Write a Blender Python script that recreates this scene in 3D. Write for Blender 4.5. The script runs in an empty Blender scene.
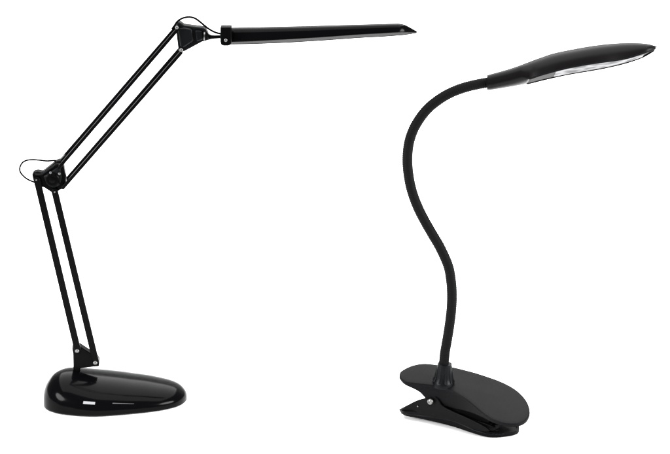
import bpy, bmesh, math
from mathutils import Vector, Matrix
S = 0.0011            # metres per photo pixel at the subject
D = 3.2               # camera distance
E = math.radians(18)  # camera looks down by this much
sc = bpy.context.scene
C = sc.collection
# ------------------------------------------------------------------ camera
FWD = Vector((0, math.cos(E), -math.sin(E)))
UP = Vector((0, math.sin(E), math.cos(E)))
TGT = Vector((0, 0, 0.2052))
CAM = TGT - FWD * D
cd = bpy.data.cameras.new('camera')
cam = bpy.data.objects.new('camera', cd)
C.objects.link(cam)
cam.location = CAM
cam.rotation_euler = (math.pi / 2 - E, 0, 0)
cd.sensor_width = 36
cd.lens = 36 * D / (670 * S)
cd.clip_end = 100
cd.clip_start = 0.05
sc.camera = cam


def ray(px, py):
    return FWD * D + Vector((1, 0, 0)) * ((px - 335) * S) - UP * ((py - 227) * S)


def PY(px, py, Y=0.0):              # measured point on the upright plane at depth Y
    d = ray(px, py)
    return CAM + d * ((Y - CAM.y) / d.y)


def PP(px, py, P, n):               # measured point on a plane through P
    d = ray(px, py)
    return CAM + d * ((P - CAM).dot(n) / d.dot(n))


def scr(p):                         # inverse, used only to size things against the measured outline
    q = p - CAM
    z = q.dot(FWD)
    return (335 + q.x / z * D / S, 227 - q.dot(UP) / z * D / S)


# ------------------------------------------------------------------ materials
def mat(name, col, rough, spec=0.5, metal=0.0, coat=0.0, bump=0.0, bscale=800, rvar=0.0, trans=0.0):
    m = bpy.data.materials.new(name)
    m.use_nodes = True
    nt = m.node_tree
    b = nt.nodes['Principled BSDF']
    b.inputs['Base Color'].default_value = (*col, 1)
    b.inputs['Roughness'].default_value = rough
    b.inputs['Specular IOR Level'].default_value = spec
    b.inputs['Metallic'].default_value = metal
    b.inputs['Coat Weight'].default_value = coat
    b.inputs['Coat Roughness'].default_value = 0.03
    tc = nt.nodes.new('ShaderNodeTexCoord')
    if bump:
        n = nt.nodes.new('ShaderNodeTexNoise')
        n.inputs['Scale'].default_value = bscale
        n.inputs['Detail'].default_value = 3
        nt.links.new(tc.outputs['Object'], n.inputs['Vector'])
        bp = nt.nodes.new('ShaderNodeBump')
        bp.inputs['Strength'].default_value = bump
        bp.inputs['Distance'].default_value = 0.0004
        nt.links.new(n.outputs['Fac'], bp.inputs['Height'])
        nt.links.new(bp.outputs['Normal'], b.inputs['Normal'])
    if rvar:
        n2 = nt.nodes.new('ShaderNodeTexNoise')
        n2.inputs['Scale'].default_value = 45
        n2.inputs['Detail'].default_value = 5
        nt.links.new(tc.outputs['Object'], n2.inputs['Vector'])
        mr = nt.nodes.new('ShaderNodeMapRange')
        mr.inputs['To Min'].default_value = max(0.02, rough - rvar)
        mr.inputs['To Max'].default_value = rough + rvar
        nt.links.new(n2.outputs['Fac'], mr.inputs['Value'])
        nt.links.new(mr.outputs['Result'], b.inputs['Roughness'])
    return m


M_gloss = mat('gloss_black', (0.001, 0.001, 0.0012), 0.13, 0.035, rvar=0.03)
M_paint = mat('black_paint', (0.001, 0.001, 0.0011), 0.3, 0.03, rvar=0.05)
M_joint = mat('moulded_black', (0.002, 0.0023, 0.0027), 0.36, 0.07, bump=0.15, bscale=900, rvar=0.08)
M_satin = mat('satin_black_plastic', (0.0026, 0.0026, 0.003), 0.42, 0.035, bump=0.25, bscale=1500, rvar=0.06)
M_head = mat('semi_gloss_black', (0.0026, 0.0023, 0.0025), 0.33, 0.07, rvar=0.04)
M_neck = mat('rubber_black', (0.003, 0.003, 0.0032), 0.55, 0.03, bump=0.2, bscale=1800)
M_dark = mat('deep_black_plastic', (0.0018, 0.0018, 0.0018), 0.45, 0.04)
M_chrome = mat('nickel_steel', (0.14, 0.14, 0.138), 0.38, 0.5, metal=1.0, rvar=0.1)
M_gun = mat('gunmetal', (0.12, 0.12, 0.12), 0.35, 0.5, metal=1.0)
M_white = mat('white_diffuser', (0.25, 0.255, 0.26), 0.5, 0.0)
_nt = M_white.node_tree
_n = _nt.nodes.new('ShaderNodeTexNoise')
_n.inputs['Scale'].default_value = 70
_n.inputs['Detail'].default_value = 1
_cr = _nt.nodes.new('ShaderNodeValToRGB')
_cr.color_ramp.elements[0].position = 0.4
_cr.color_ramp.elements[0].color = (0.12, 0.12, 0.123, 1)
_cr.color_ramp.elements[1].position = 0.6
_cr.color_ramp.elements[1].color = (0.26, 0.26, 0.265, 1)
_t = _nt.nodes.new('ShaderNodeTexCoord')
_nt.links.new(_t.outputs['Object'], _n.inputs['Vector'])
_nt.links.new(_n.outputs['Fac'], _cr.inputs['Fac'])
_nt.links.new(_cr.outputs['Color'], _nt.nodes['Principled BSDF'].inputs['Base Color'])
M_grey = mat('grey_reflector', (0.075, 0.075, 0.075), 0.5, 0.0)
M_smoke = mat('smoked_diffuser', (0.065, 0.065, 0.065), 0.5, 0.0)  # head diffuser, also the painted reflection streak on the base
M_pale = mat('pale_grey', (0.19, 0.195, 0.2), 0.35, 0.4)
M_cable = mat('cable_rubber', (0.002, 0.002, 0.002), 0.5, 0.0)
M_floor = mat('white_paper', (0.9, 0.9, 0.9), 0.85, 0.0, bump=0.03, bscale=60)


# ------------------------------------------------------------------ mesh helpers
def link(name, bm, m, parent=None, origin=None, smooth=35, bevel=0.0, seg=2):
    o0 = origin if origin is not None else (ROOT if parent is not None else Vector((0, 0, 0)))
    bmesh.ops.recalc_face_normals(bm, faces=bm.faces)
    bmesh.ops.translate(bm, verts=bm.verts, vec=-o0)
    me = bpy.data.meshes.new(name)
    bm.to_mesh(me)
    bm.free()
    me.materials.append(m)
    o = bpy.data.objects.new(name, me)
    C.objects.link(o)
    for p in me.polygons:
        p.use_smooth = True
    me.set_sharp_from_angle(angle=math.radians(smooth))
    if bevel:
        b = o.modifiers.new('edge', 'BEVEL')
        b.width = bevel
        b.segments = seg
        b.limit_method = 'ANGLE'
        b.angle_limit = math.radians(32)
    if parent is not None:
        o.parent = parent
    else:
        o.location = o0
    return o


def prism(bm, front, back):
    """closed solid between two outlines with equal vertex counts"""
    a = [bm.verts.new(p) for p in front]
    b = [bm.verts.new(p) for p in back]
    bm.faces.new(a)
    bm.faces.new(b[::-1])
    n = len(a)
    for i in range(n):
        j = (i + 1) % n
        bm.faces.new((a[j], a[i], b[i], b[j]))


def slab(bm, pts, y0, y1):
    """outline measured at depth y0 (near face), running back to y1"""
    f = [PY(x, y, y0) for x, y in pts]
    prism(bm, f, [Vector((p.x, y1, p.z)) for p in f])


def ring_frame(t, ref):
    s = t.cross(ref)
    if s.length < 1e-6:
        s = t.cross(Vector((1, 0, 0)))
    s.normalize()
    return s, s.cross(t).normalized()


def tube(bm, pts, rad, seg=20, ref=Vector((0, 1, 0)), square=False, cap=True):
    """sweep along pts; rad number or list; square gives a rounded-corner box section"""
    rings = []
    n = len(pts)
    for i, p in enumerate(pts):
        t = (pts[min(i + 1, n - 1)] - pts[max(i - 1, 0)]).normalized()
        s, u = ring_frame(t, ref)
        r = rad[i] if isinstance(rad, (list, tuple)) else rad
        ring = []
        for k in range(seg):
            a = 2 * math.pi * (k + 0.5) / seg
            ca, sa = math.cos(a), math.sin(a)
            if square:
                e = 0.34
                ca = math.copysign(abs(ca) ** e, ca)
                sa = math.copysign(abs(sa) ** e, sa)
            ring.append(bm.verts.new(p + s * (r * ca) + u * (r * sa)))
        rings.append(ring)
    for a, b in zip(rings, rings[1:]):
        for k in range(seg):
            j = (k + 1) % seg
            bm.faces.new((a[k], a[j], b[j], b[k]))
    if cap:
        bm.faces.new(rings[0][::-1])
        bm.faces.new(rings[-1])


def lathe(bm, base, axis, prof, seg=40):
    axis = axis.normalized()
    s, u = ring_frame(axis, Vector((0, 1, 0)) if abs(axis.y) < 0.9 else Vector((0, 0, 1)))
    rings = []
    for r, h in prof:
        rings.append([bm.verts.new(base + axis * h + s * (r * math.cos(2 * math.pi * k / seg)) + u * (r * math.sin(2 * math.pi * k / seg))) for k in range(seg)])
    for a, b in zip(rings, rings[1:]):
        for k in range(seg):
            j = (k + 1) % seg
            bm.faces.new((a[k], a[j], b[j], b[k]))
    bm.faces.new(rings[0][::-1])
    bm.faces.new(rings[-1])


def spline(pts, n=8):
    """Catmull-Rom through a list of tuples"""
    P = [tuple(p) for p in pts]
    P = [tuple(2 * a - b for a, b in zip(P[0], P[1]))] + P + [tuple(2 * a - b for a, b in zip(P[-1], P[-2]))]
    out = []
    for i in range(1, len(P) - 2):
        for k in range(n):
            t = k / n
            out.append(tuple(0.5 * (2 * b + (c - a) * t + (2 * a - 5 * b + 4 * c - d) * t * t + (3 * b - a - 3 * c + d) * t ** 3)
                             for a, b, c, d in zip(P[i - 1], P[i], P[i + 1], P[i + 2])))
    out.append(P[-2])
    return out


def lerp(tab, x):
    if x <= tab[0][0]:
        return tab[0][1]
    for (a, b), (c, d) in zip(tab, tab[1:]):
        if x <= c:
            return b + (d - b) * (x - a) / (c - a)
    return tab[-1][1]


def bolt(name, px, py, Y, r, parent, axis=Vector((0, -1, 0)), at=None, slot=False, m=None):
    bm = bmesh.new()
    p = at if at is not None else PY(px, py, Y)
    r *= S
    prof = [(r, 0), (r, r * 0.45), (r * 0.86, r * 0.75), (r * 0.6, r * 0.9)]
    if slot:
        prof += [(r * 0.3, r * 0.9), (r * 0.28, r * 0.7)]
    lathe(bm, p, axis, prof, 24)
    return link(name, bm, m or M_chrome, parent)


def thing(name, label, cat, loc):
    o = bpy.data.objects.new(name, None)
    C.objects.link(o)
    o.location = loc
    o.empty_display_size = 0.05
    o['label'] = label
    o['category'] = cat
    return o


# ================================================================== setting: white paper sweep
bm = bmesh.new()
prof = [(-0.7, 0.0), (6, 0.0)]
R = 2.0
for k in range(1, 17):
    a = math.pi / 2 * k / 16
    prof.append((6 + R * math.sin(a), R - R * math.cos(a)))
prof.append((8, 7))
rows = [[bm.verts.new((x, y, z)) for x in (-8, 8)] for y, z in prof]
for a, b in zip(rows, rows[1:]):
    bm.faces.new((a[0], a[1], b[1], b[0]))
fl = link('floor', bm, M_floor)
fl['kind'] = 'structure'

# ================================================================== LEFT: two-arm desk lamp
ROOT = PY(112, 401, 0)
ROOT.z = 0
A = thing('desk_lamp', 'glossy black desk lamp with double-rod folding arm, teardrop weighted base and long thin head', 'desk lamp', ROOT)


def px_floor(px, Y):
    return PY(px, 401, 0).x * ((Y - CAM.y) / (0 - CAM.y))


# --- base: teardrop dome lofted along its length, on a slightly undercut foot
BTOP = [(44.2, 399.6), (44.5, 394), (45.2, 389), (47, 383.5), (49.5, 379), (53.5, 374), (58, 370.8), (63, 368.6), (68, 367.5), (74, 367.1), (84, 368), (98, 369.4), (110, 370.6), (122, 372), (134, 373.8), (147, 375.6), (158.5, 377.9), (168, 380.2), (175.5, 382.9), (180.5, 386), (184, 389.6), (186, 393), (186.8, 396.3)]
BBOT = [(44.2, 400.4), (44.5, 401.8), (45.5, 403.8), (48, 406), (52, 408), (58, 409.8), (64, 411), (73, 412), (82.4, 412.8), (98, 413.3), (110, 412.8), (122, 412), (134, 411), (147, 409.8), (158.5, 408.4), (168, 406.8), (176.7, 404.6), (182, 402.2), (185, 399.8), (186.4, 397.8), (186.8, 396.6)]
BT, BB = spline(BTOP, 4), spline(BBOT, 4)
XL, XR = 44.25, 186.75
NS, NC = 90, 36
cols = []
for i in range(NS + 1):
    x = (XL + XR) / 2 - (XR - XL) / 2 * math.cos(math.pi * i / NS)
    c = 400.0 - 3.6 * (x - XL) / (XR - XL)
    t_, b_ = min(lerp(BT, x), c - 0.2), max(lerp(BB, x), c + 0.15)
    W = (b_ - c) / 0.325
    H = math.sqrt(max(0.05, (c - t_) ** 2 - (0.31 * W) ** 2)) / 0.951
    cols.append((x, (401 - (c + 2.85)) / 0.31, W, H))
bm = bmesh.new()
prev = None
LOW = [(1.0, 3.2), (0.992, 2.2), (0.965, 1.0), (0.93, 0.35), (0.88, 0.3)]
for x, yc, W, H in cols:
    X = PY(x, 401, 0).x
    sec = [(-W * k, z) for k, z in LOW[::-1]]
    for q in range(NC + 1):
        a = math.pi - math.pi * q / NC
        ca, sa = math.cos(a), math.sin(a)
        sec.append((W * math.copysign(abs(ca) ** 0.93, ca), 3.4 + H * abs(sa) ** 0.93))
    sec += [(W * k, z) for k, z in LOW]
    ring = [bm.verts.new((X, (yc + y) * S, z * S)) for y, z in sec]
    if prev:
        m = len(ring)
        for k in range(m):
            j = (k + 1) % m
            bm.faces.new((prev[k], prev[j], ring[j], ring[k]))
    else:
        bm.faces.new(ring[::-1])
    prev = ring
bm.faces.new(prev)
base = link('base', bm, M_gloss, A, smooth=70)
from mathutils.bvhtree import BVHTree
tree = BVHTree.FromPolygons([v.co + ROOT for v in base.data.vertices], [tuple(p.vertices) for p in base.data.polygons])

# felt pad under it
bm = bmesh.new()
rim_ = [(x, yc - W * 0.84) for x, yc, W, H in cols[6:-6]] + [(x, yc + W * 0.84) for x, yc, W, H in cols[6:-6][::-1]]
prism(bm, [Vector((PY(x, 401, 0).x, y * S, 0)) for x, y in rim_], [Vector((PY(x, 401, 0).x, y * S, 1.0 * S)) for x, y in rim_])
link('foot_pad', bm, M_dark, base)


def on_base(px, py):
    hit = tree.ray_cast(CAM, ray(px, py).normalized())
    return hit[0]


def patch(name, quad, m, parent, nu=10, nv=3, lift=0.0005):
    bm = bmesh.new()
    (x0, y0), (x1, y1), (x2, y2), (x3, y3) = quad
    g = []
    for j in range(nv + 1):
        v = j / nv
        row = []
        for i in range(nu + 1):
            u = i / nu
            x = (x0 * (1 - u) + x1 * u) * (1 - v) + (x3 * (1 - u) + x2 * u) * v
            y = (y0 * (1 - u) + y1 * u) * (1 - v) + (y3 * (1 - u) + y2 * u) * v
            p = on_base(x, y)
            row.append(bm.verts.new(p - ray(x, y).normalized() * lift))
        g.append(row)
    for j in range(nv):
        for i in range(nu):
            bm.faces.new((g[j][i], g[j][i + 1], g[j + 1][i + 1], g[j + 1][i]))
    return link(name, bm, m, parent)


patch('pale_mark', ((83.5, 401.2), (95.3, 402.0), (94.8, 404.6), (83.0, 404.0)), M_pale, base)  # plain pale patch laid on the front of the base
patch('painted_glint', ((112.5, 402.9), (134, 403.7), (134, 404.1), (112.5, 403.7)), M_smoke, base, nu=14, nv=1, lift=0.0003)  # reflected streak painted onto the gloss as a thin grey strip

# --- foot bracket that carries the lower arm
YB = 5 * S
bm = bmesh.new()
slab(bm, [(73.2, 341), (80, 346.5), (89.7, 352.8), (97, 357.5), (99.2, 361), (99, 366.5), (80, 368.5), (79.5, 372), (73.8, 372), (73.6, 356.4), (72, 349)], -YB, YB)
fb = link('foot_bracket', bm, M_paint, A, bevel=0.0008)
bm = bmesh.new()
p = PY(77, 374, 0)
lathe(bm, p - Vector((0, 0, 0.004)), Vector((0, 0, 1)), [(5.2 * S, 0), (5.2 * S, 0.006), (3.6 * S, 0.008), (3.4 * S, 0.03)])
link('pivot_post', bm, M_paint, A)
bolt('bolt', 77.3, 350.8, -YB - 3.6 * S, 2.1, fb)
bolt('bolt', 95.3, 362.8, -YB - 3.6 * S, 2.3, fb)


def rod(name, a, b, y0, y1, r, square=True):
    bm = bmesh.new()
    pa, pb = PY(*a, y0), PY(*b, y1)
    tube(bm, [pa, pa.lerp(pb, .5), pb], r * S, seg=24, square=square)
    return link(name, bm, M_paint, A, smooth=50)


def flat_rod(name, a, b, half, y0, y1, ext=2.0):
    """flat-sided channel rod between two pivots, rounded ends"""
    bm = bmesh.new()
    ax, ay = a
    bx, by = b
    L = math.hypot(bx - ax, by - ay)
    ux, uy = (bx - ax) / L, (by - ay) / L
    vx, vy = -uy, ux
    pts = []
    for k in range(9):
        t = math.pi / 2 + math.pi * k / 8
        pts.append((ax + half * (math.cos(t) * ux + math.sin(t) * vx), ay + half * (math.cos(t) * uy + math.sin(t) * vy)))
    for k in range(9):
        t = -math.pi / 2 + math.pi * k / 8
        pts.append((bx + half * (math.cos(t) * ux + math.sin(t) * vx), by + half * (math.cos(t) * uy + math.sin(t) * vy)))
    slab(bm, pts, y0, y1)
    return link(name, bm, M_paint, A, bevel=0.0009, seg=3)


# lower arm: two flat channel rods on the outside of the brackets
flat_rod('arm_rod', (37.0, 181), (77.6, 351), 3.35, -8.6 * S, -4.8 * S)
flat_rod('arm_rod', (54.6, 192), (95.8, 362.5), 3.25, -8.6 * S, -4.8 * S)

# --- elbow bracket
bm = bmesh.new()
slab(bm, [(31.8, 174.6), (33.5, 172.6), (37.5, 171.8), (42, 172.8), (55.5, 162.3), (58, 160.8), (62.8, 161.2), (63.8, 166), (65.8, 178), (66, 186), (64, 188.6), (59.5, 190.3), (56.5, 193.2), (52, 193.0), (43.5, 187.3), (36, 188), (34.6, 186)], -5 * S, 5 * S)
eb = link('elbow_bracket', bm, M_paint, A, bevel=0.0012)
bm = bmesh.new()   # rounded web plate on the near face
slab(bm, [(43, 176.5), (48, 173.5), (56, 168), (60.5, 168), (61.5, 178), (60, 185), (54, 188.5), (47, 184.5)], -7.6 * S, -4 * S)
link('side_plate', bm, M_joint, eb, bevel=0.0016, seg=3)
bm = bmesh.new()   # friction drum of the elbow hinge
lathe(bm, PY(52.5, 179.5, -7.4 * S), Vector((0, -1, 0)), [(7.0 * S, -0.002), (7.0 * S, 1.6 * S), (6.3 * S, 2.2 * S), (5.2 * S, 2.3 * S), (4.9 * S, 1.8 * S), (3.2 * S, 1.8 * S), (2.9 * S, 2.6 * S), (2.2 * S, 2.9 * S)], 40)
link('hinge_drum', bm, M_paint, eb, smooth=30)
bm = bmesh.new()   # raised moulding along the shoulder
tube(bm, [PY(x, y, -8.0 * S) for x, y in spline([(35, 174.5), (41, 174.3), (48, 170), (56, 164.4), (60.8, 163.8)], 6)], 0.8 * S, seg=10)
link('moulding', bm, M_joint, eb, smooth=60)
for x, y, r in ((59.5, 165, 1.0), (59.3, 173.6, 1.3), (50.5, 172.6, 1.3), (54.6, 192.0, 0.9), (36.3, 180, 0.8)):
    bolt('bolt', x, y, -9.3 * S, r, eb, m=M_gun)

# --- upper arm: two pairs of slim rods, near and far
def pair(a, b, gap_at_a):
    """near + far rod; the pair stands a little wider apart at one end"""
    wide, slim = 13.6, 10.8
    d0, d1 = (wide, slim) if gap_at_a else (slim, wide)
    ca, cb = PY(*a, 0), PY(*b, 0)
    for sgn in (-1, 1):
        bm = bmesh.new()
        pa = ca + Vector((0, sgn * d0 * S, 0))
        pb = cb + Vector((0, sgn * d1 * S, 0))
        tube(bm, [pa, pa.lerp(pb, .5), pb], 1.66 * S, seg=24, square=True)
        link('arm_rod', bm, M_paint, A, smooth=50)


pair((60.5, 163.2), (178.6, 26.2), True)
pair((64.2, 184.2), (181.6, 49.4), False)
bm = bmesh.new()   # collar where the pair enters the elbow
pa, pb = PY(60.5, 163.2, 0), PY(66.3, 156.5, 0)
n = (pb - pa).normalized().cross(Vector((0, 1, 0))) * 3.0 * S
yv = Vector((0, 5.0 * S, 0))
prism(bm, [pa - n * .95 - yv * .6, pa + n * .95 - yv * .6, pa + n * .95 + yv, pa - n * .95 + yv], [pb - n * .8 - yv * .6, pb + n * .8 - yv * .6, pb + n * .8 + yv, pb - n * .8 + yv])
link('rod_clip', bm, M_paint, A, bevel=0.0006)

for x, y, h in ((60.5, 163.2, 15.4), (64.2, 184.2, 12.6), (178.6, 26.2, 12.6), (181.6, 49.4, 15.4)):
    bm = bmesh.new()
    c_ = PY(x, y, 0)
    lathe(bm, c_ - Vector((0, h * S, 0)), Vector((0, 1, 0)), [(1.2 * S, 0), (1.7 * S, .5 * S), (1.7 * S, (2 * h - .5) * S), (1.2 * S, 2 * h * S)], 24)
    link('pivot_pin', bm, M_paint, A)

# --- head joint
bm = bmesh.new()
slab(bm, [(175.2, 27), (176.3, 23.6), (178.6, 22.2), (181, 23.2), (183.8, 25.5), (203, 28), (205.5, 29.6), (208.3, 34), (208.8, 39.6), (206, 41), (202, 42), (185, 51.2), (181, 52.6), (178.4, 51), (176.4, 34)], -5 * S, 5 * S)
hj = link('head_joint', bm, M_joint, A, bevel=0.0012)
bm = bmesh.new()
slab(bm, [(178, 28.5), (184, 28), (192, 29.5), (193.5, 41), (184, 47.5), (180.2, 47)], -8.4 * S, -4 * S)
link('side_plate', bm, M_joint, hj, bevel=0.0016, seg=3)
bm = bmesh.new()
slab(bm, [(195, 30.5), (202, 31.3), (203.5, 39.2), (196.5, 42)], -7.6 * S, -4 * S)
link('side_plate', bm, M_joint, hj, bevel=0.0014, seg=3)
bolt('bolt', 176.9, 27.4, -12.5 * S, 1.7, hj)
bolt('bolt', 181.2, 49.8, -15.3 * S, 1.8, hj)
bm = bmesh.new()
lathe(bm, PY(203.8, 35.8, -5.5 * S) + Vector((0, 0, 0)), Vector((1, 0, -0.05)), [(4.2 * S, 0), (4.2 * S, 1.2 * S)])
link('washer', bm, M_gun, hj)

# swivel stem to the head
bm = bmesh.new()
pts = [PY(x, y, 0) for x, y in ((203, 36.2), (208, 36.8), (211, 37), (214, 37), (218, 36.8), (224, 36.6))]
tube(bm, pts, [3.6 * S, 3.4 * S, 2.2 * S, 1.8 * S, 1.7 * S, 1.7 * S])
link('swivel_stem', bm, M_paint, A)


# --- heads share one loft
def head_loft(stations, Y0, delta, expo, nseg=40, bulge=None):
    """stations: (px, top, rim, bottom, W). Section axis w leans delta under the sight line."""
    mp = stations[len(stations) // 2]
    vd = ray(mp[0], mp[2])
    ang = math.atan2(-vd.z, vd.y) + delta
    w = Vector((0, math.cos(ang), -math.sin(ang)))
    n = Vector((0, math.sin(ang), math.cos(ang)))
    sd = math.sin(delta)
    out = []
    for (px, top, rim, bot, W) in stations:
        near = rim
        mid = near + W * sd
        c = PY(px, mid, Y0)
        H = max(0.3, mid - top)
        B = max(0.05, bot - (near + 2 * W * sd)) if bulge is None else bulge(px, mid, bot, W * sd)
        out.append((c, w, n, W, H, B))
    return out


def loft_mesh(bm, secs, expo, nseg=40):
    rings = []
    for c, w, n, W, H, B in secs:
        ring = []
        for k in range(nseg):
            a = 2 * math.pi * k / nseg
            ca, sa = math.cos(a), math.sin(a)
            e = 2 / expo if sa > 0 else 2 / 2.2
            x = math.copysign(abs(ca) ** e, ca)
            y = math.copysign(abs(sa) ** e, sa)
            ring.append(bm.verts.new(c + w * (W * S * x) + n * (S * y * (H if sa > 0 else B))))
        rings.append(ring)
    for a, b in zip(rings, rings[1:]):
        for k in range(nseg):
            j = (k + 1) % nseg
            bm.faces.new((a[k], a[j], b[j], b[k]))
    bm.faces.new(rings[0][::-1])
    bm.faces.new(rings[-1])


def panel_mesh(bm, secs, k, lift, nc=6, thick=0.0012):
    """flat panel just under the head's open side, inset by factor k"""
    g, h = [], []
    for c, w, n, W, H, B in secs:
        g.append([bm.verts.new(c + w * (W * S * k * (2 * i / nc - 1)) - n * (B * S * 0.0 + lift)) for i in range(nc + 1)])
        h.append([bm.verts.new(c + w * (W * S * k * (2 * i / nc - 1)) - n * (lift - thick)) for i in range(nc + 1)])
    for gg, fl_ in ((g, 1), (h, -1)):
        for a, b in zip(gg, gg[1:]):
            for i in range(nc):
                bm.faces.new((a[i], a[i + 1], b[i + 1], b[i])[::fl_])
    border_g = [r[0] for r in g] + g[-1][1:] + [r[-1] for r in g[::-1]][1:] + g[0][::-1][1:-1]
    border_h = [r[0] for r in h] + h[-1][1:] + [r[-1] for r in h[::-1]][1:] + h[0][::-1][1:-1]
    m = len(border_g)
    for i in range(m):
        j = (i + 1) % m
        bm.faces.new((border_g[i], border_g[j], border_h[j], border_h[i]))


def rim_mesh(bm, secs, k, r):
    """thin bead round the opening"""
    near = [c - w * (W * S * k) for c, w, n, W, H, B in secs]
    far = [c + w * (W * S * k) for c, w, n, W, H, B in secs]
    for line in (near, far):
        tube(bm, [p - secs[0][2] * (0.9 * r * S) for p in line], r * S, seg=10)


# --- left head
dl = math.radians(4.5)
sdl = math.sin(dl)
TOP = [(222, 28.2), (260, 27.6), (300, 26.8), (350, 25.4), (380, 24.6), (398, 24.1), (403, 24.6), (407, 26.2), (411, 28.2), (414, 29.8), (417, 31.3)]
BOT = [(222, 43.6), (250, 43.2), (285, 41.9), (320, 39.8), (360, 36.9), (385, 35.6), (403, 34.2), (410, 33.2), (417, 31.9)]
WID = [(222, 15), (240, 17), (285, 22), (390, 22), (400, 20), (407, 14.5), (412, 8), (417, 0.8)]
st = []
xs = list(range(222, 398, 8)) + [398, 401, 404, 407, 409, 411, 413, 415, 416.3, 417]
for x in xs:
    W = lerp(WID, x)
    b = lerp(BOT, x)
    st.append((x, lerp(TOP, x), b - 2 * W * sdl, b, W))
secs = head_loft(st, 0, dl, 4, bulge=lambda *a: 0.05)
bm = bmesh.new()
loft_mesh(bm, secs, 3.6)
lh = link('lamp_head', bm, M_gloss, A, smooth=40)
bm = bmesh.new()
panel_mesh(bm, [s for s, q in zip(secs, st) if 229 < q[0] < 416.5], 0.95, 0.0006)
link('diffuser', bm, M_smoke, lh)
bm = bmesh.new()
rim_mesh(bm, [s for s, q in zip(secs, st) if 229 < q[0] < 416.5], 0.97, 0.6)
link('rim', bm, M_paint, lh)
# clamp at the root of the head
bm = bmesh.new()
slab(bm, [(220.3, 27.4), (231.5, 27.4), (231.5, 43), (230.8, 45), (228, 46), (223.5, 46), (221, 45), (220.3, 42)], -23 * S, -12 * S)
hc = link('head_clamp', bm, M_paint, A, bevel=0.0012, seg=3)
bm = bmesh.new()
slab(bm, [(220.6, 33), (223.5, 33), (223.5, 41), (220.6, 41)], -12 * S, 14 * S)
link('clamp_bridge', bm, M_paint, hc, bevel=0.0008)
bolt('bolt', 225.7, 40, -23.3 * S, 1.7, hc)

# --- cables
def cable(pts, r=0.75, ys=None):
    q = [(x, y, (ys or (lambda t: 0))(i / (len(pts) - 1))) for i, (x, y) in enumerate(pts)]
    q = spline(q, 8)
    bm = bmesh.new()
    tube(bm, [PY(x, y, z * S) for x, y, z in q], r * S, seg=12)
    return link('power_cable', bm, M_cable, A, smooth=80)


cable([(60, 163), (56, 160.6), (46.7, 160.9), (38, 160), (32.2, 159.7), (26.5, 160.4), (22.3, 162.8), (19.8, 167.8), (20.6, 172.5), (24.5, 177), (29, 180), (33.6, 182), (37, 184)], 0.85, lambda t: 3 - 6 * t)
cable([(172, 29), (174.5, 25.5), (177.5, 21.3), (182, 18.4), (187, 17.1), (190.6, 17.1), (194.5, 18.1), (198.5, 20.6), (203, 24.3), (208, 28.3), (213, 31.3), (217.5, 33), (223, 34.3)], 1.0, lambda t: -4 + 2 * t)

# ================================================================== RIGHT: clip-on gooseneck lamp
TH = math.radians(36)
u0 = Vector((math.cos(TH), -math.sin(TH), 0))
v0 = Vector((math.sin(TH), math.cos(TH), 0))
UZ = Vector((0, 0, 1))
F0 = PP(480, 437.2, Vector((0, 0, 0)), UZ)            # where the near edge of the lower jaw meets the floor
ROOT = F0 + v0 * 0.025
ROOT.z = 0
B_ = thing('clip_lamp', 'satin black clip-on reading lamp with curved gooseneck and slim leaf-shaped head, standing on its clamp', 'clip lamp', ROOT)
nN = v0                                               # normal of the near side plane
AN = PP(452.5, 391.6, F0, nN)
up_ = Vector((math.cos(TH), -math.sin(TH), -0.17)).normalized()
vp_ = Vector((math.sin(TH), math.cos(TH), 0.17)).normalized()
nT = up_.cross(vp_).normalized()
if nT.z < 0:
    nT = -nT
NEAR = [(399.3, 376.2), (402, 379.6), (406.5, 382.2), (416, 383.6), (429.5, 385), (441, 387.2), (452.5, 391.6), (464, 398), (472, 404), (479.5, 410.4), (488, 416.8), (497, 421.2), (507, 423.8)]
END = [(518, 423.6), (526, 420), (530, 412.5)]
FAR = [(527.5, 402.5), (521, 394), (512, 387), (499, 380.6), (486, 376), (475, 372.5), (464, 369.6), (453, 367), (437, 364.6), (425, 363.4), (416, 364.4), (408, 367), (400.5, 371.6)]
loop = spline(NEAR + END + FAR + [NEAR[0]], 3)[:-1]
nloop = len(loop)
top_pts = [PP(x, y, AN, nT) for x, y in loop]
nnear = len(NEAR) * 3 - 2


def st_of(p):
    q = p - AN
    return q.dot(u0), q.dot(v0)


def inset(pts, d, nrm):
    """move every point of a closed loop inwards by d inside its plane"""
    n = len(pts)
    cen = sum(pts, Vector()) / n
    out = []
    for i, p in enumerate(pts):
        t = (pts[(i + 1) % n] - pts[i - 1]).normalized()
        s = nrm.cross(t).normalized()
        out.append(p + s * d)
    return out


# orientation check for inset
t = (top_pts[1] - top_pts[-1]).normalized()
sgn_in = 1 if nT.cross(t).dot(sum(top_pts, Vector()) / nloop - top_pts[0]) > 0 else -1

# --- upper jaw plate: rounded-over edge, a very slight crown
bm = bmesh.new()
edge = [(0.0, -2.6), (0.0, -0.9), (0.15, -0.35), (0.5, -0.05), (1.3, 0.1), (5.0, 0.3)]
rings = []
for d, h in edge:
    pts = inset(top_pts, sgn_in * d * S, nT)
    rings.append([bm.verts.new(p + nT * (h * S)) for p in pts])
for a, b in zip(rings, rings[1:]):
    for k in range(nloop):
        j = (k + 1) % nloop
        bm.faces.new((a[k], a[j], b[j], b[k]))
bm.faces.new(rings[-1])
bm.faces.new(rings[0][::-1])
uj = link('upper_jaw', bm, M_satin, B_, smooth=40)

# --- skirt hanging from the plate's rim (deep round the pivot)
DROP = [(399, 2.6), (406, 3.6), (412, 5.2), (418, 7.5), (423, 10.5), (426, 15), (428.5, 21), (432, 23.5), (436, 22), (441, 18.5), (454, 16.5), (466, 12), (476, 7), (484, 4), (500, 3.0), (526, 3.4), (531, 3)]
s_vs_x = sorted((st_of(top_pts[i])[0], loop[i][0]) for i in range(nnear))


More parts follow.
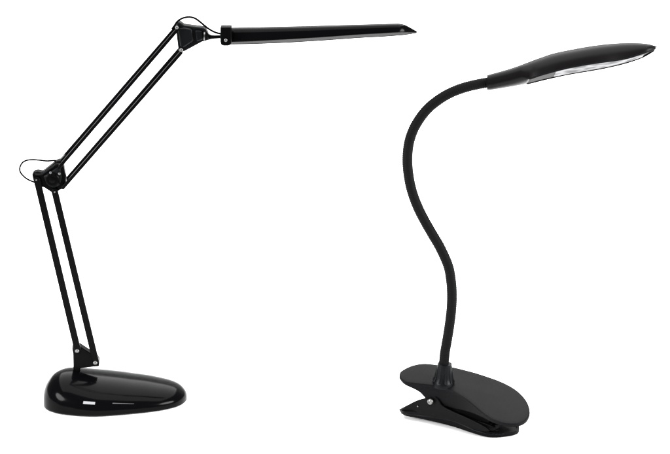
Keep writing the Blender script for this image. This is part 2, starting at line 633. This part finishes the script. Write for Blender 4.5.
def drop_at(i):
    if i < nnear:
        x = loop[i][0]
    else:
        s = st_of(top_pts[i])[0]
        x = lerp(s_vs_x, s)
        if loop[i][0] > 507 or s > s_vs_x[-1][0]:
            x = 520
    return lerp(DROP, x) / math.cos(E) * S


inner = inset(top_pts, sgn_in * 1.0 * S, nT)
inner2 = inset(top_pts, sgn_in * 2.6 * S, nT)
bm = bmesh.new()
R4 = []
for src, kind in ((inset(top_pts, sgn_in * 0.25 * S, nT), 0), (inset(top_pts, sgn_in * 0.25 * S, nT), 1), (inner2, 1), (inner2, 0)):
    ring = []
    for i, p in enumerate(src):
        q = p - nT * (1.6 * S)
        if kind:
            q = q - UZ * max(0.5 * S, drop_at(i) - 1.6 * S)
        ring.append(bm.verts.new(q))
    R4.append(ring)
for q in range(4):
    a, b = R4[q], R4[(q + 1) % 4]
    for k in range(nloop):
        j = (k + 1) % nloop
        bm.faces.new((a[k], a[j], b[j], b[k]))
link('skirt', bm, M_satin, uj, smooth=40)

# --- lower jaw: shallow tray
BNEAR = [(399.2, 412.2), (402, 415.4), (406, 417.4), (418, 419.6), (431, 422.5), (444, 425.6), (456, 429), (467, 432.8), (477, 436), (486, 438.2), (495, 438.9), (504, 438.2), (512.5, 435.8), (519, 432.4), (524.6, 428.4)]
F1 = PP(399.2, 412.2, F0, nN)
# plane of the tray's underside: through the floor line of the front end, rising slightly to the handle tip
ub = (F1 - F0).normalized()
nB = ub.cross(v0).normalized()
if nB.z < 0:
    nB = -nB
bn = spline(BNEAR, 3)
bnp = [PP(x, y, F0, nB) for x, y in bn]
AX = st_of(PP(520, 424, F0, nB))[1]
sA, tA = st_of(bnp[0])
sB, tB = st_of(bnp[-1])
bl = []
for p in bnp:
    s, t = st_of(p)
    bl.append((s, t))
mid_s = [(0, 0)]
t_min = min(t for s, t in bl)
half = 0.0275
t_axis = t_min + half
smin, smax = bl[0][0], max(s for s, t in bl)
tf = t_min + 2 * half
LB = smax - smin
bl = [q for q in bl if q[1] < 0.0125]
FARC = [bl[-1], (0.0612, 0.0188), (0.0645, 0.0262), (0.0645, 0.0345), (0.0590, 0.0425), (0.0490, tf - 0.0008), (smax - 0.030, tf), (smin + LB * 0.45, tf - 0.001), (smin + LB * 0.15, tf - 0.006), (smin + 0.006, tf - 0.014), (smin + 0.0005, t_axis), bl[0]]
smax = 0.0645
tray = bl[:-1] + spline(FARC, 5)[:-1]


def tray_pt(s, t, h=0.0):
    base_ = AN + u0 * s + v0 * t
    z = F0.z + (nB.x * (F0.x - base_.x) + nB.y * (F0.y - base_.y)) / nB.z
    return Vector((base_.x, base_.y, z + h))




def tray_h(s):
    f = (s - smin) / (smax - smin)
    return lerp([(0, 2.0), (0.06, 4.0), (0.15, 6.5), (0.4, 8.0), (0.6, 8.5), (0.75, 7.0), (0.9, 5.5), (1, 4.5)], f) * S


zmin = min(tray_pt(s, t).z for s, t in tray)
bm = bmesh.new()
levels = [(1.6, 0.0), (0.4, 0.35), (0.0, 1.4), (0.0, -1), (0.5, -0.3), (1.8, -0.2), (2.2, -2.0)]
cen_s, cen_t = (smin + smax) / 2, t_axis


def ins2(pts, d):
    n = len(pts)
    out = []
    for i in range(n):
        a, b = pts[i - 1], pts[(i + 1) % n]
        dx, dy = b[0] - a[0], b[1] - a[1]
        L = math.hypot(dx, dy) or 1
        out.append((pts[i][0] - dy / L * d, pts[i][1] + dx / L * d))
    return out


rings = []
for d, h in levels:
    pts = ins2(tray, d * S)
    ring = []
    for (s, t), (s0, t0) in zip(pts, tray):
        hh = h * S if h >= 0 else (tray_h(s0) + (h + 1 if h == -1 else h + 0.0) * S)
        ring.append(bm.verts.new(tray_pt(s, t, hh - zmin)))
    rings.append(ring)
nt_ = len(tray)
for a, b in zip(rings, rings[1:]):
    for k in range(nt_):
        j = (k + 1) % nt_
        bm.faces.new((a[k], a[j], b[j], b[k]))
bm.faces.new(rings[0][::-1])
bm.faces.new(rings[-1])
lj = link('lower_jaw', bm, M_satin, B_, smooth=40)

# --- moulded beads along the tray's side and gripping teeth inside the mouth
def bead(name, pts, out, r, parent, m=None):
    q = []
    for x, y in spline(pts, 5):
        k = min(range(len(bn)), key=lambda i: abs(bn[i][0] - x))
        q.append(PP(x, y, bnp[k] - v0 * (out * S), v0))
    b_ = bmesh.new()
    tube(b_, q, r * S, seg=10)
    return link(name, b_, m or M_satin, parent, smooth=60)


bead('edge_bead', [(401.5, 413.4), (420, 415.6), (440, 418.4), (454, 421.4), (465, 426), (474, 430), (486, 433.2), (496, 434.2), (504, 433.6)], 0.1, 0.62, lj, M_joint)
bead('edge_bead', [(440, 413.8), (454, 416.0), (466, 420.5), (476, 425), (488, 429.2), (497, 430.8)], -2.0, 0.5, lj, M_joint)
for k in range(8):
    f = k / 7
    x, y = 459 + 36 * f, 414.2 + 12.2 * f - 1.5 * f * f
    b_ = bmesh.new()
    p0 = PP(x, y, AN + v0 * (0.004 + 0.003 * math.sin(3.1 * f)), v0)
    prism(b_, [p0, p0 + u0 * 0.0028, p0 + u0 * 0.0014 - UZ * 0.005], [q + v0 * 0.034 for q in (p0, p0 + u0 * 0.0028, p0 + u0 * 0.0014 - UZ * 0.005)])
    link('tooth', b_, M_satin, uj)

# --- cheeks of the lower jaw that rise to the pivot
tn = min(t for s, t in bl)
CHEEK = spline([(400.5, 411.2), (403, 408.6), (407, 405.6), (413, 402.2), (419, 399.8), (424.5, 398.3), (429, 396.2), (434, 396.5), (438, 400), (442, 406), (452, 411.5), (468, 418.5), (486, 427.5), (488, 431.5), (470, 428), (452, 421), (430, 417), (410, 414), (402, 413)], 3)
PNN = AN + v0 * (tn + 3.0 * S)


def cheek(off):
    bm = bmesh.new()
    f = [PP(x, y, PNN, v0) + v0 * off for x, y in CHEEK]
    prism(bm, f, [p + v0 * (1.8 * S) for p in f])
    return bm


wfull = 2 * (t_axis - tn) - 8 * S
link('cheek', cheek(0), M_dark, lj, bevel=0.0005)
link('cheek', cheek(wfull), M_dark, lj, bevel=0.0005)

bolt('rivet', 0, 0, 0, 0.9, lj, axis=-v0, at=PP(417.8, 406.3, PNN - v0 * (0.1 * S), v0), m=M_gun)

# --- pivot pin, spring, screw head
pv = PP(430.6, 401.6, AN, v0)
pin0 = PP(430.6, 401.6, AN - v0 * 0.002, v0)
bm = bmesh.new()
tube(bm, [pv + v0 * 0.001, pv + v0 * (t_axis * 2 - tn * 2) * 0.95], 2.0 * S, ref=UZ)
link('pivot_pin', bm, M_chrome, B_)
bm = bmesh.new()
coil = []
for k in range(0, 7 * 20 + 1):
    a = 2 * math.pi * k / 20
    coil.append(pv + v0 * (0.009 + 0.030 * k / 140) + u0 * (4.6 * S * math.cos(a)) + UZ * (4.6 * S * math.sin(a)))
tube(bm, coil, 0.9 * S, seg=8, ref=v0)
link('spring', bm, M_chrome, B_)

# rubber pads inside the jaws
def pad(name, rows, off0, off1):
    bm = bmesh.new()
    f = [PP(x, y, PNN, v0) + v0 * off0 for x, y in rows]
    prism(bm, f, [p + v0 * (off1 - off0) for p in f])
    return link(name, bm, M_dark, B_, bevel=0.0006)


pad('jaw_pad', [(446, 400), (470, 408), (488, 416), (500, 421), (500, 426.5), (480, 421.5), (460, 414), (447, 409)], 12 * S, wfull)
pad('jaw_pad', [(452, 416.5), (470, 421.5), (482, 425.5), (490, 428.5), (490, 433), (478, 431), (460, 424)], 6 * S, wfull)
pad('jaw_spacer', [(436, 400), (452, 405), (478, 417), (484, 419), (484, 426), (470, 423), (440, 412)], 9 * S, wfull - 3 * S)

# --- gooseneck socket and neck
cb = PP(443.6, 382.5, AN, nT)
YN = cb.y
dirn = (PY(445, 360, YN) - cb).normalized()
bm = bmesh.new()
lathe(bm, cb - dirn * 0.004, dirn, [(11.2 * S, 0), (11.2 * S, 0.0035), (10.4 * S, 0.0062), (9.3 * S, 0.0085), (8.6 * S, 0.012), (7.9 * S, 0.018), (7.3 * S, 0.0245), (7.0 * S, 0.0262), (5.2 * S, 0.0266)], 48)
sk = link('neck_socket', bm, M_gloss if False else M_joint, B_, smooth=30)
bm = bmesh.new()
for k in range(10):        # moulded strain-relief ribs round the socket
    a = 2 * math.pi * (k + 0.3) / 10
    s, uu = ring_frame(dirn, Vector((0, 1, 0)))
    rd = s * math.cos(a) + uu * math.sin(a)
    pts = [cb + dirn * h + rd * r for h, r in ((0.002, 10.6 * S), (0.006, 8.9 * S), (0.013, 7.7 * S), (0.020, 6.9 * S))]
    tube(bm, pts, [1.0 * S, .95 * S, .85 * S, .6 * S], seg=10, ref=rd)
link('rib', bm, M_joint, sk, smooth=60)

NECK = [(443.8, 364), (445, 352), (446.6, 343), (449.4, 326), (451.4, 309), (451.9, 294), (450.9, 280), (448.2, 266), (440.6, 248.5), (432.5, 234.5), (424.5, 220.5), (417.3, 206), (411.6, 190), (408.4, 174), (407.4, 159), (408.8, 144), (413, 130.5), (419.8, 118.5), (428.5, 108), (439.5, 99.2), (451, 92.6), (463.5, 87.8), (476, 84.6), (490, 82.0)]
dense = spline(NECK, 30)
pts3 = [PY(x, y, YN) for x, y in dense]
acc, samp = 0.0, [pts3[0]]
step = 0.42 * S
last = pts3[0]
for p in pts3[1:]:
    while (p - last).length >= step:
        last = last + (p - last).normalized() * step
        samp.append(last)
rads = [(5.0 + 0.16 * math.sin(2 * math.pi * i / 5.0)) * S for i in range(len(samp))]
bm = bmesh.new()
tube(bm, samp, rads, seg=28, cap=True)
link('gooseneck', bm, M_neck, B_, smooth=80)

# --- right head
dr = math.radians(9)
sdr = math.sin(dr)
TOPR = spline([(486.2, 76.2), (489, 75.0), (510.8, 69), (530, 62.2), (542, 58), (554, 54.2), (575, 50), (590, 47.4), (604, 45.5), (617.5, 44.2), (630, 43.8), (641, 44), (648, 44.7), (654.5, 46.1), (657, 47.4)], 4)
BOTR = spline([(487.6, 89.6), (491, 89.6), (511, 86.3), (529, 82.8), (542, 79.6), (554, 76.8), (569, 73.6), (584, 71.0), (600, 68.3), (614, 65.4), (626, 62.4), (635, 59.6), (643.7, 56.4), (650, 52.8), (654.5, 49.6), (657, 47.7)], 4)
RIMR = [(500, 84), (515, 83.2), (528, 81.0), (535, 77), (542, 73.3), (554, 69.7), (566, 66.8), (578, 64.4), (590, 62.3), (602, 60.6), (614, 59.2), (625, 58), (633, 57.0), (640, 55.2), (648, 51.5), (657, 47.6)]
st = []
for x in [487, 488, 490, 493, 497, 502, 508, 514, 520, 526, 529, 532, 535, 538, 542, 546, 550, 555, 560, 566, 572, 578, 584, 590, 596, 602, 608, 614, 620, 626, 631, 636, 640, 644, 647, 650, 652.5, 654.5, 656, 657]:
    t_, b_, r_ = lerp(TOPR, x), lerp(BOTR, x), lerp(RIMR, x)
    if x < 528:
        Wm = 8.5 + (x - 487) * 0.16
        hgt = b_ - t_
        r_ = b_ - hgt * (0.5 - 0.40 * max(0, (x - 519) / 9)) - Wm * sdr
    else:
        Wm = max((b_ - r_ - 0.4) / (2 * sdr), min(15.5, 3 + (657 - x) * 1.0), 0.5)
        Wm = min(Wm, 27)
        if x < 542:
            Wm = max(Wm, 15 + (x - 528) * 0.4)
        r_ = b_ - 2 * Wm * sdr
    st.append((x, t_, r_, b_, Wm))


for _ in range(3):      # ease the changes of width along the head
    ws = [q[4] for q in st]
    for i in range(1, len(st) - 1):
        x, t_, r_, b_, Wm = st[i]
        Wn = (ws[i - 1] + 2 * ws[i] + ws[i + 1]) / 4
        st[i] = (x, t_, r_ if x < 519 else r_ - 2 * (Wn - Wm) * sdr, b_, Wn)


def bulge(px, mid, bot, ws):
    return max(0.05, bot - mid) if px < 528 else 0.05


secs = head_loft(st, YN, dr, 2.3, bulge=bulge)
bm = bmesh.new()
loft_mesh(bm, secs, 2.5, 56)
rh = link('lamp_head', bm, M_head, B_, smooth=38)
bm = bmesh.new()
sel = [(s, q) for s, q in zip(secs, st) if 553 < q[0] < 646]
panel_mesh(bm, [s for s, q in sel], 0.95, 0.0006)
link('diffuser', bm, M_white, rh)
bm = bmesh.new()
rim_mesh(bm, [s for s, q in zip(secs, st) if 521 < q[0] < 656], 0.975, 0.85)
link('rim', bm, M_satin, rh)
bm = bmesh.new()
sel = [(s, q) for s, q in zip(secs, st) if 521 < q[0] < 556]
panel_mesh(bm, [s for s, q in sel], 0.95, 0.0004)
link('reflector', bm, M_grey, rh)

# screw head at the pivot, on the outside of the skirt
ps = min((top_pts[i] for i in range(nnear)), key=lambda p: abs(scr(p)[0] - 430.8))
bolt('screw', 0, 0, 0, 3.2, uj, slot=True, axis=-v0, at=PP(430.8, 401.4, ps - v0 * (0.4 * S), v0))

# ================================================================== light: studio overhead, added side fills + soft room
w = bpy.data.worlds.new('World')
sc.world = w
w.use_nodes = True
bg = w.node_tree.nodes['Background']
bg.inputs['Color'].default_value = (1, 1, 1, 1)
bg.inputs['Strength'].default_value = 0.35


def area(name, loc, tgt, sx, sy, power):
    l = bpy.data.lights.new(name, 'AREA')
    l.shape = 'ELLIPSE' if 'side' in name else 'RECTANGLE'
    l.size, l.size_y = sx, sy
    l.energy = power
    o = bpy.data.objects.new(name, l)
    C.objects.link(o)
    o.location = loc
    o.rotation_euler = (Vector(tgt) - Vector(loc)).to_track_quat('-Z', 'Y').to_euler()
    return o


area('overhead_softbox', (0, 2.2, 2.9), (0, 2.2, 0), 4.5, 7.0, 560)
area('side_fill', (-2.1, -1.1, 1.0), (0, 0, 0.0), 1.5, 0.8, 120)  # added fill pair out of view, lifts the shadow under both lamps
area('side_fill', (2.1, -1.1, 1.0), (0, 0, 0.0), 1.5, 0.8, 150)

sc.view_settings.view_transform = 'Standard'
sc.view_settings.look = 'None'
sc.view_settings.exposure = 0.0
sc.view_settings.gamma = 1.0
